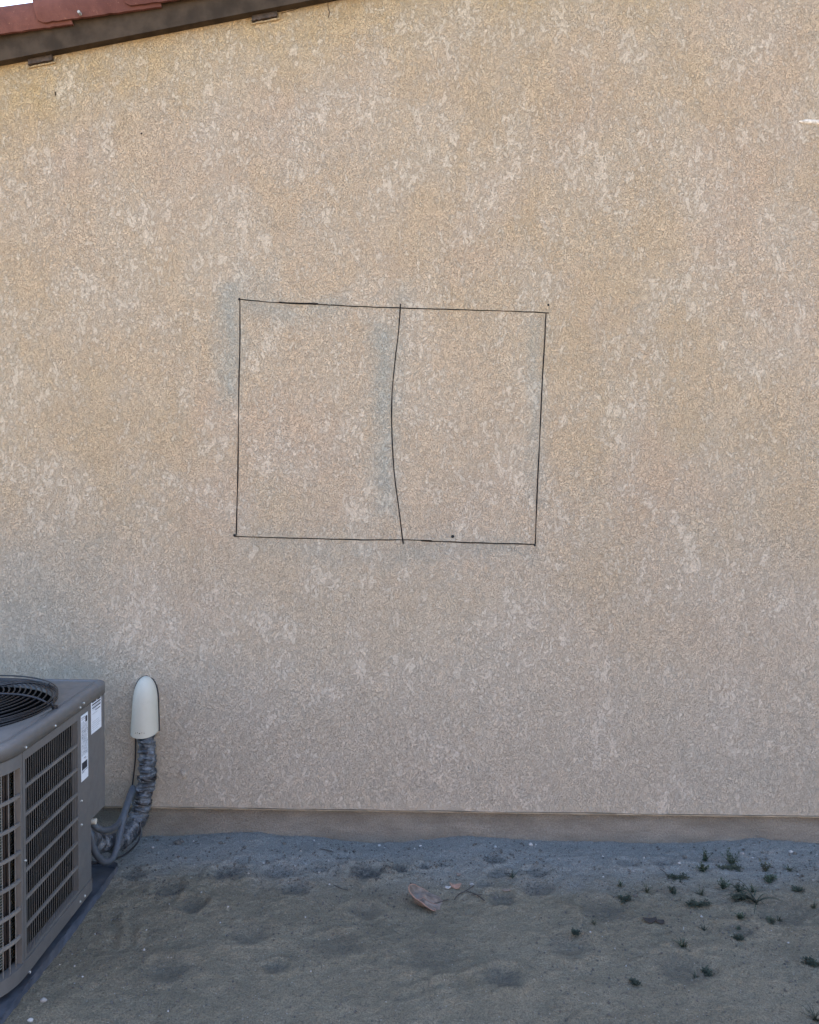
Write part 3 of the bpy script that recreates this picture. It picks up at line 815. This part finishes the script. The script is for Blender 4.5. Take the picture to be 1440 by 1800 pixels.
# ------------------------------------------------------------ pipes
def path(lst): return [at_y(x, y, d) for x, y, d in lst]
main = spline(path([(257,1272,3.285),(257,1300,3.282),(259,1335,3.272),(258,1370,3.262),(252,1400,3.257),(246,1428,3.245),(236,1452,3.20),(219,1472,3.13),(197,1482,3.05),(172,1482,2.97),(150,1476,2.91)]), 14)
def tube_r(i, n):
    t = i/n; return (.0265+.008*min(1, i/45))*(1-.06*math.sin(t*9))*(1-.12*t)
nm = len(main)
mb = MB()
dense = []
for i in range(nm-1):
    for k in range(3): dense.append(main[i].lerp(main[i+1], k/3))
dense.append(main[-1]); nd = len(dense)
cum = [0]
for a, b in zip(dense, dense[1:]): cum.append(cum[-1]+(b-a).length)
def wob(i, th):
    s = cum[i]
    wr = noise.fractal(Vector((math.cos(th)*.8+s*9, math.sin(th)*.8, s*62)), .8, 2, 3)
    lap = ((s*1000+th*4) % 38)/38
    return 1+.26*wr+.08*lap
mb.tube(dense, [tube_r(i, nd) for i in range(nd)], 36, wob=wob)
pipe = mb.build('wrapped_pipe', M['tape'])
tag(pipe, 'thick black tape-wrapped wrinkled pipe running from the wall cover down to the air conditioner', 'pipe')
# tape bands
mb = MB()
for s_ in (.215, .31):
    mb = MB()
    i = min(range(nd), key=lambda k: abs(cum[k]-s_)); seg = dense[max(0, i-2):i+5]
    mb.tube(seg, .0385, 28, wob=lambda i, th: 1+.03*math.sin(5*th+i))
    mb.build('tape_band', M['black'], pipe)

def hose(lst, r, name, mat, label, cat, n=10, ribs=False):
    pts = spline(path(lst), 10); mb = MB()
    wb = (lambda i, th: 1+.05*(i % 2)) if ribs else None
    mb.tube(pts, r, n, wob=wb); o = mb.build(name, M[mat]); tag(o, label, cat, None); return o
hose([(150,1440,2.87),(163,1449,2.88),(176,1458,2.90),(190,1459,2.95),(204,1452,3.02),(213,1440,3.09),(219,1426,3.13),(224,1410,3.17),(229,1395,3.215),(234,1384,3.25)], .0115, 'short_hose', 'conduit',
     'grey hose with the shallow upper sag between the condenser and wrapped pipe', 'hose', 14)
hose([(150,1450,2.87),(160,1468,2.87),(163,1486,2.87),(171,1504,2.88),(184,1515,2.91),(197,1510,2.95),(205,1492,2.99),(210,1470,3.03),(215,1448,3.07),(220,1428,3.11),(225,1412,3.15),(229,1400,3.19),(235,1388,3.24)], .0125, 'looped_hose', 'conduit',
     'grey flexible hose hanging in the deep lower loop beside the condenser', 'hose', 14)
hose([(238,1288,3.285),(238,1330,3.285),(234,1370,3.28),(229,1405,3.275),(226,1430,3.24),(232,1445,3.21)], .0030, 'thin_cable', 'black', 'thin black cable running down the left side of the wrapped pipe', 'cable')
hose([(246,1445,3.18),(248,1462,3.17),(244,1477,3.15),(234,1490,3.09),(218,1503,3.02),(200,1511,2.97),(182,1516,2.93),(160,1518,2.90),(140,1520,2.88)], .0040, 'ground_cable', 'black', 'thin black cable curving from the wrapped pipe along the soil into the condenser', 'cable')

# ------------------------------------------------------------ weeds
def gpt(px, py):
    p = at_z(px, py)
    for _ in range(3): p = at_z(px, py, gh(p.x, p.y))
    return p
def blade(mb, base, az, lean, L, w_, droop, seg=6):
    d = Vector((math.cos(az), math.sin(az), 0)); side = Vector((-d.y, d.x, 0)); vs = []; p = Vector(base); ang = R(90)-lean
    for i in range(seg+1):
        t = i/seg; ww = w_*(1-t**1.5)+.0002
        vs += [p-side*ww+Vector((0,0,.0004)), p-Vector((0,0,ww*.5)), p+side*ww+Vector((0,0,.0004))]
        p = p+(d*math.cos(ang)+Vector((0, 0, math.sin(ang))))*L/seg; ang -= droop/seg
    fs = []
    for i in range(seg):
        for k in (0, 1): fs.append((i*3+k, i*3+k+1, i*3+k+4, i*3+k+3))
    mb.add(vs, fs, True)
def leafquad(mb, c, az, el, L, w_):
    d = Vector((math.cos(az)*math.cos(el), math.sin(az)*math.cos(el), math.sin(el))); s = Vector((-math.sin(az), math.cos(az), 0)); u = d.cross(s)
    mb.add([c, c+d*L*.45+s*w_-u*w_*.25, c+d*L, c+d*L*.45-s*w_-u*w_*.25, c+d*L*.5], [(0, 4, 1), (1, 4, 2), (2, 4, 3), (3, 4, 0)], True)
def weed(kind, px, py, wpx, hpx, seed, label, mat):
    rnd = random.Random(seed); base = gpt(px, py); sc = .88*base.y/F; Rr = wpx/2*sc; Hh = hpx*sc
    mb = MB(); o = Vector((0, 0, 0))
    if kind == 'grass':
        for k in range(int(11+wpx*.45)):
            blade(mb, Vector((rnd.gauss(0, .003), rnd.gauss(0, .003), -.002)), rnd.uniform(0, 6.28), rnd.uniform(.05, 1.0), math.hypot(Hh, Rr*.8)*rnd.uniform(.5, 1.1), .0014, rnd.uniform(.1, 1.0))
        name = 'grass_tuft'
    elif kind == 'long':
        for k in range(15):
            blade(mb, Vector((rnd.gauss(0, .005), rnd.gauss(0, .005), -.002)), rnd.uniform(-.6, 3.6) if k % 3 else rnd.uniform(3.1, 6.2), rnd.uniform(.25, .9), Rr*2.4*rnd.uniform(.7, 1.15), .0024, rnd.uniform(1.1, 2.0), 10)
        name = 'grass_tuft'
    elif kind == 'leafy':
        for k in range(int(6+wpx*.22)):
            az = rnd.uniform(0, 6.28); ln = rnd.uniform(.1, .9); L = Hh*rnd.uniform(.5, 1.05)
            d = Vector((math.cos(az)*math.sin(ln), math.sin(az)*math.sin(ln), math.cos(ln))); d.x *= max(1, Rr/Hh)
            mb.tube([o-Vector((0, 0, .002)), d*L*.6, d*L], [.0012, .0009, .0005], 4)
            for q in range(9):
                t = .15+.85*q/8; leafquad(mb, d*L*t, rnd.uniform(0, 6.28), rnd.uniform(-.2, 1.0), rnd.uniform(.008, .016), rnd.uniform(.0018, .0035))
        name = 'leafy_weed'
    else:
        for k in range(int(5+wpx*.14)):
            az = rnd.choice((0, math.pi))+rnd.gauss(0, .65); L = Rr*rnd.uniform(.6, 1.15); p = Vector((rnd.gauss(0, Rr*.12), rnd.gauss(0, .006), .001)); pts = [p.copy()]
            for q in range(6):
                az += rnd.gauss(0, .3); p = p+Vector((math.cos(az), math.sin(az)*.7, 0))*L/6; p.z = .003+Hh*.5*math.sin(math.pi*(q+1)/7)*rnd.random(); pts.append(p.copy())
            mb.tube(pts, .0011, 4)
            for q in pts:
                for _ in range(4): leafquad(mb, q+Vector((rnd.gauss(0,.004),rnd.gauss(0,.004),0)), rnd.uniform(0, 6.28), rnd.uniform(-.1, .7), rnd.uniform(.006, .012), rnd.uniform(.0014, .003))
        name = 'sprawling_weed'
    ob = mb.build(name, M[mat]); ob.location = base
    tag(ob, label, 'weed', 'small weeds growing in the soil at the right'); return ob
WEEDS = [
 ('leafy', 1240, 1514, 16, 22, 'upright little green weed directly above another, nearest the footing at left', 'weed'),
 ('leafy', 1235, 1532, 22, 18, 'bushy green weed just below the upright one, left of the big tuft', 'weed'),
 ('leafy', 1286, 1519, 26, 30, 'largest bushy green weed, closest to the wall footing', 'weed'),
 ('leafy', 1346, 1532, 22, 20, 'spiky green weed between the largest bush and the rightmost round one', 'weed2'),
 ('sprawl', 1354, 1549, 24, 16, 'ragged weed directly below the spiky one near the right edge', 'weed'),
 ('grass', 1387, 1530, 22, 18, 'round green spiky tuft, rightmost in the row near the wall', 'weed'),
 ('grass', 1090, 1558, 22, 12, 'low compact green tuft, farthest left of the weeds', 'weed'),
 ('grass', 1137, 1568, 18, 20, 'thin open grass tuft with few upright blades, right of the low compact tuft', 'weed2'),
 ('sprawl', 1098, 1584, 28, 12, 'flat dark weed lying below the low compact tuft', 'weeddark'),
 ('leafy', 1183, 1571, 14, 12, 'tiny dark weed between two thin grass tufts', 'weeddark'),
 ('sprawl', 1192, 1545, 44, 14, 'wide dark trailing weed on the left, behind the tiny dark weed', 'weeddark'),
 ('grass', 1232, 1573, 22, 22, 'yellow-green fan of fine grass blades above the broad dark mat', 'weed2'),
 ('leafy', 1271, 1563, 20, 22, 'spiky upright weed left of the dark pointed rosette', 'weed'),
 ('leafy', 1298, 1568, 18, 20, 'dark pointed rosette weed left of the long-bladed grass', 'weeddark'),
 ('grass', 1322, 1568, 20, 20, 'dense small tuft just behind the long-bladed grass', 'weed'),
 ('long', 1328, 1588, 60, 26, 'big grass clump with long arching thin blades', 'weeddark'),
 ('sprawl', 1302, 1580, 40, 12, 'low scrap of weed left at the foot of the long-bladed grass', 'weeddark'),
 ('sprawl', 1226, 1592, 46, 16, 'broad flat dark mat of weed below the fine grass fan', 'weeddark'),
 ('leafy', 1301, 1615, 10, 10, 'tiny upright sprig below the long-bladed grass', 'weed'),
 ('grass', 1237, 1635, 12, 12, 'tiny tuft below the broad dark mat', 'weeddark'),
 ('grass', 1299, 1634, 12, 8, 'very small low tuft beside a shallow dent in the soil', 'weed'),
 ('sprawl', 1298, 1652, 16, 10, 'small brown-green scrap below the shallow dent', 'weeddark'),
 ('grass', 1202, 1664, 20, 24, 'lone weed with one tall pale-tipped stalk', 'weed'),
 ('grass', 1370, 1620, 12, 16, 'sparse pale grass sprig of two or three blades at right', 'weed2'),
 ('sprawl', 1356, 1620, 14, 8, 'faint small weed left of the sparse pale sprig', 'weed2'),
 ('grass', 1431, 1596, 14, 16, 'grass sprig at the right edge level with the long-bladed clump', 'weed2'),
 ('sprawl', 1426, 1695, 34, 18, 'dark tangled weed lowest at the right edge of the soil', 'weeddark'),
 ('sprawl', 1242, 1710, 14, 9, 'small dark weed near the bottom, below the lone stalk', 'weeddark'),
 ('grass', 1222, 1718, 8, 14, 'thin dry sprig beside the small dark weed near the bottom', 'weed2'),
 ('sprawl', 1402, 1566, 16, 8, 'small dark scrap of weed right of the long-bladed grass', 'weeddark'),
 ('sprawl', 1282, 1527, 44, 8, 'low scattered leaves just below the largest bushy weed', 'weed2'),
 ('grass', 1044, 1624, 6, 12, 'single short dry sprig left of the dark flake', 'weed2'),
 ('grass', 1434, 1793, 26, 46, 'dark purplish grass blades at the bottom right corner', 'weeddark'),
 ('sprawl', 1115, 1729, 12, 8, 'tiny dark scrap of weed alone near the bottom, far left of the others', 'weeddark'),
 ('sprawl', 1011, 1642, 14, 6, 'faint flat scrap of weed left of the short dry sprig', 'weeddark'),
 ('grass', 901, 1542, 12, 16, 'small dark forked seedling above the brown twigs', 'weeddark'),
]
for i, (k, x, y, ww, hh, lb, mt) in enumerate(WEEDS): weed(k, x, y, ww, hh, 100+i, lb, mt)
q = gpt(1202, 1664); mb = MB(); mb.tube([q+Vector((-.001, 0, .054)), q+Vector((-.001, 0, .059)), q+Vector((-.001, 0, .063))], [.0008, .002, .0008], 6)
tag(mb.build('seed_head', M['white_pebble']), 'tiny white seed head on a thin stalk in the lone weed', 'seed head')

# ------------------------------------------------------------ leaves, twigs, stones
def dry_leaf():
    b = gpt(748, 1590); mb = MB(); nr, na = 12, 44
    rad = lambda a: 1+.10*math.cos(2*a+.6)+.08*noise.noise(Vector((math.cos(a)*1.4, math.sin(a)*1.4, 3)))-.30*math.exp(-((a-5.55)/.22)**2)+.12*math.exp(-((a-5.1)/.25)**2)
    def pt(q, a, off=0):
        # rim stands up on the left and front, right and rear side sinks into the soil
        lift = .5+.5*math.cos(a-R(165)); R_ = rad(a)
        x = .060*q*R_*math.cos(a); y = .064*q*R_*math.sin(a)
        z = .010+.016*lift*q**1.7+.016*math.exp(-((y-.012)/.016)**2)*(1-q)*2*(.4+.6*lift)+.004*math.sin(a*3)*q+.003*noise.noise(Vector((x*60, y*60, 2)))-.010*(1-lift)*q*q
        l2 = (.5+.5*math.cos(a-R(195)))**1.5; e_ = max(0, (q-.62)/.38); z += .030*l2*e_*e_*(3-2*e_); x *= 1-.10*l2*e_; y *= 1-.10*l2*e_
        return b+Vector((x, y, z+off))
    for off in (0, -.0018):
        n0 = len(mb.v); vs = [pt(.001, 0, off)]+[pt(i/nr, 2*math.pi*k/na, off) for i in range(1, nr+1) for k in range(na)]
        f = [(0, 1+k, 1+(k+1)%na) for k in range(na)]+[(1+(i-1)*na+k, 1+i*na+k, 1+i*na+(k+1)%na, 1+(i-1)*na+(k+1)%na) for i in range(1, nr) for k in range(na)]
        mb.add(vs, f if off == 0 else [tuple(reversed(q)) for q in f], True)
    o = mb.build('dry_leaf', M['leaf']); tag(o, 'large curled brown dry leaf with an orange rim lying on the soil in the middle', 'leaf')
    e = MB(); pts = [pt(1, R(t)) for t in range(80, 322, 6)]
    e.tube(pts, [.0021*(.4+.6*math.sin(math.pi*i/(len(pts)-1))) for i in range(len(pts))], 6); e.build('leaf_rim', M['leafedge'], o)
    e = MB(); e.tube([pt(q, R(200 if q > 0 else 20))+Vector((0, 0, .0008)) if 0 else pt(abs(q), R(190) if q > 0 else R(345), .0012) for q in [1-.1*i for i in range(18)] if abs(q) > .02], .0010, 5); e.build('midrib', M['leafedge'], o)
dry_leaf()
def chip(px, py, wpx, hpx, mat, name, label, cat, seed, curl=.3):
    b = gpt(px, py); s = b.y/F; w_ = wpx*s/2; d_ = hpx*s/2*1.6; n = 14; mb = MB(); top = []; 
    for k in range(n):
        a = 2*math.pi*k/n; r = 1+.5*noise.noise(Vector((math.cos(a)*1.5, math.sin(a)*1.5, seed)))
        x = w_*r*math.cos(a); y = d_*r*math.sin(a); top.append(Vector((x, y, .005+curl*w_*(x/w_)**2+.004*noise.noise(Vector((k, seed, 1))))))
    c = Vector((0, 0, .006)); V = [c]+top+[Vector((0, 0, .0035))]+[t-Vector((0, 0, .0025)) for t in top]
    f = [(0, 1+k, 1+(k+1)%n) for k in range(n)]+[(n+1, n+2+(k+1)%n, n+2+k) for k in range(n)]+[(1+k, n+2+k, n+2+(k+1)%n, 1+(k+1)%n) for k in range(n)]
    mb.add([v+b for v in V], f); o = mb.build(name, M[mat]); tag(o, label, cat); return o
chip(801, 1560, 22, 9, 'leafedge', 'leaf_fragment', 'small orange curled leaf fragment behind the large dry leaf', 'leaf', 3, .5)
chip(787, 1562, 12, 5, 'white_pebble', 'leaf_fragment', 'small pale white fragment between the dry leaf and the orange fragment', 'leaf', 5, .3)
chip(806, 1539, 9, 6, 'leaf', 'leaf_fragment', 'tiny brown fragment above the orange one', 'leaf', 8, .3)
chip(889, 1567, 14, 4, 'leaf', 'leaf_fragment', 'thin brown sliver lying right of the crossed twigs', 'leaf', 9, .1)
chip(1142, 1620, 24, 9, 'bark', 'bark_flake', 'dark flat bark flake, curled, alone on the soil left of the weeds', 'bark', 12, .35)
chip(1161, 1622, 16, 8, 'bark', 'bark_flake', 'right smaller tab of dark bark touching the larger flake', 'bark', 14, .2)
def twig(pts, r, label, seed):
    rnd = random.Random(seed); P_ = [gpt(x, y)+Vector((0, 0, .003+.003*rnd.random())) for x, y in pts]
    mb = MB(); mb.tube(spline(P_, 5), r, 6, wob=lambda i, th: 1+.2*math.sin(i*2.1+th)); tag(mb.build('twig', M['twig']), label, 'twig', 'small twigs lying on the soil')
twig([(799,1583),(806,1575),(818,1569),(833,1559)], .0016, 'longer dark twig slanting up right of the large dry leaf', 1)
twig([(820,1569),(838,1576),(852,1585)], .0015, 'dark twig crossing downwards to the right', 2)
twig([(828,1575),(848,1575)], .0012, 'short level twig joined with the crossing pair', 3)
twig([(763,1590),(772,1588),(788,1583)], .0016, 'pale stalk at the tip of the large dry leaf', 4)
twig([(562,1494),(574,1497),(586,1500)], .0013, 'fine twig near the footing left of the rough dent', 5)
twig([(1160,1530),(1170,1537),(1176,1545)], .0013, 'thin twig beside the wide trailing weed', 6)
twig([(880,1536),(893,1537),(905,1540)], .0011, 'hair-thin twig at the foot of the forked seedling', 7)
twig([(588,1558),(600,1565),(612,1566)], .0014, 'curved dark twig below the rough dent', 8)
def stone(px, py, dpx, label, mat, seed, name='stone', flat=.65):
    b = gpt(px, py); r = dpx/2*b.y/F; mb = MB(); vs = []; nu, nv = 7, 9
    for i in range(nu+1):
        a = math.pi*i/nu
        for j in range(nv):
            p = 2*math.pi*j/nv; d = Vector((math.sin(a)*math.cos(p), math.sin(a)*math.sin(p), math.cos(a)))
            q = 1+.4*noise.noise(d*1.7+Vector((seed, 0, 0))); vs.append(Vector((d.x*r*q, d.y*r*q*.8, d.z*r*q*flat+r*.3))+b)
    mb.add(vs, [(i*nv+j, (i+1)*nv+j, (i+1)*nv+(j+1)%nv, i*nv+(j+1)%nv) for i in range(nu) for j in range(nv)], seed % 2 == 0)
    tag(mb.build(name, M[mat]), label, 'stone', 'loose stones on the soil')
STN = [(313,1484,15,'largest grey stone, near the footing right of the pipe','clod'),(388,1483,8,'small round grey stone by the footing in the left half','clod'),(401,1474,7,'dark little stone touching the footing, left half','clod'),
 (430,1490,7,'small dark stone right of the round one in the left half','clod'),(500,1484,8,'lone dark stone by the footing below the drawn outline','clod'),(277,1478,6,'small stone just right of the hanging pipe','clod'),
 (269,1491,7,'pale pebble right of the ground cable','pebble'),(314,1507,6,'dark clod below the largest grey stone','clod'),(739,1488,6,'white pebble near the footing above the large dry leaf','white_pebble'),
 (667,1487,6,'white flat pebble near the footing left of centre','white_pebble'),(676,1491,4,'tiny pale pebble right of the white flat one','white_pebble'),(933,1486,9,'largest white pebble near the footing right of centre','white_pebble'),
 (871,1489,5,'small white pebble between the two bigger white ones','white_pebble'),(942,1485,4,'tiny white pebble beside the largest white one','white_pebble'),(437,1536,4,'bright white speck of stone, left half of the soil','white_pebble'),
 (519,1523,4,'bright white speck of stone under the wall, left of the rough dent','white_pebble'),(829,1556,9,'pale rounded pebble at the tip of the slanting twig','pebble'),(1060,1506,4,'white speck left of the two shallow dents','white_pebble'),
 (1194,1518,5,'white pebble left of the uppermost green weeds','white_pebble'),(1204,1508,9,'dark clod left of the uppermost green weeds','clod'),(1305,1502,9,'pale sliver of stone right of the largest weed','pebble'),
 (1391,1499,8,'white chip near the footing at the far right','white_pebble'),(1398,1502,8,'dark chip beside the white one at the far right','clod'),(1323,1509,5,'white speck below the pale sliver','white_pebble'),(1117,1576,9,'dark clod right of the flat dark weed','clod'),
 (77,1760,12,'pale lump of stone at the bottom left beside the pad','pebble'),(54,1795,11,'pale stone at the very bottom left','white_pebble'),(131,1699,4,'tiny white pebble right of the pad corner','white_pebble'),(685,1580,5,'small grey stone left of the large dry leaf','clod'),
 (1038,1639,4,'white speck below the single dry sprig','white_pebble'),(1386,1658,4,'white speck low at right, above the tangled weed','white_pebble'),(1158,1494,5,'small dark clod by the footing above the shallow dents','clod')]
for i, (x, y, d, lb, mt) in enumerate(STN): stone(x, y, d, lb, mt, i*3+1)
# countless crumbs of grit
rnd = random.Random(11); g1 = MB(); g2 = MB()
ico = [Vector(v).normalized() for v in ((1,1,1),(-1,-1,1),(-1,1,-1),(1,-1,-1),(0,0,1.6),(0,0,-1))]
def crumb(mb, p, r):
    rot = Matrix.Rotation(rnd.uniform(0, 6.28), 3, 'Z') @ Matrix.Rotation(rnd.uniform(0, 6.28), 3, 'X'); 
    o = [(1,0,0),(-1,0,0),(0,1,0),(0,-1,0),(0,0,1),(0,0,-1)]
    vs = [rot @ (Vector(v)*r*rnd.uniform(.6, 1.2))+p for v in o]
    mb.add(vs, [(0,2,4),(2,1,4),(1,3,4),(3,0,4),(2,0,5),(1,2,5),(3,1,5),(0,3,5)])
for k in range(14000):
    x = rnd.uniform(-1.5, 1.8); y = 1.95+1.36*rnd.random()**.75
    cl = noise.noise(Vector((x*2.3, y*2.3, 8)))
    if cl < rnd.uniform(-.5, .3): continue
    if x < -1.10 and y < 2.98: continue
    r = .0012+.0048*rnd.random()**5
    if y > 3.0 and rnd.random() < .25: r *= 1.6
    crumb(g1 if rnd.random() < .96 else g2, Vector((x, y, gh(x, y)+r*.2)), r)
for cx, cy, rr_, dep, rg in DW:
    if rg < .5: continue
    for _ in range(int(170*rg*rr_/.07)):
        x = cx+rnd.gauss(0, rr_*.75); y = cy+rnd.gauss(0, rr_*.6)
        if y > 3.32 or (x < -1.10 and y < 2.98): continue
        q = .0014+.0042*rnd.random()**2.5; crumb(g1, Vector((x, y, gh(x, y)+q*.3)), q)
tag(g1.build('dark_grit', M['clod']), 'fine crumbs of dark soil scattered over the ground', 'grit', kind='stuff')
tag(g2.build('pale_grit', M['white_pebble']), 'fine pale specks of grit scattered over the ground', 'grit', kind='stuff')
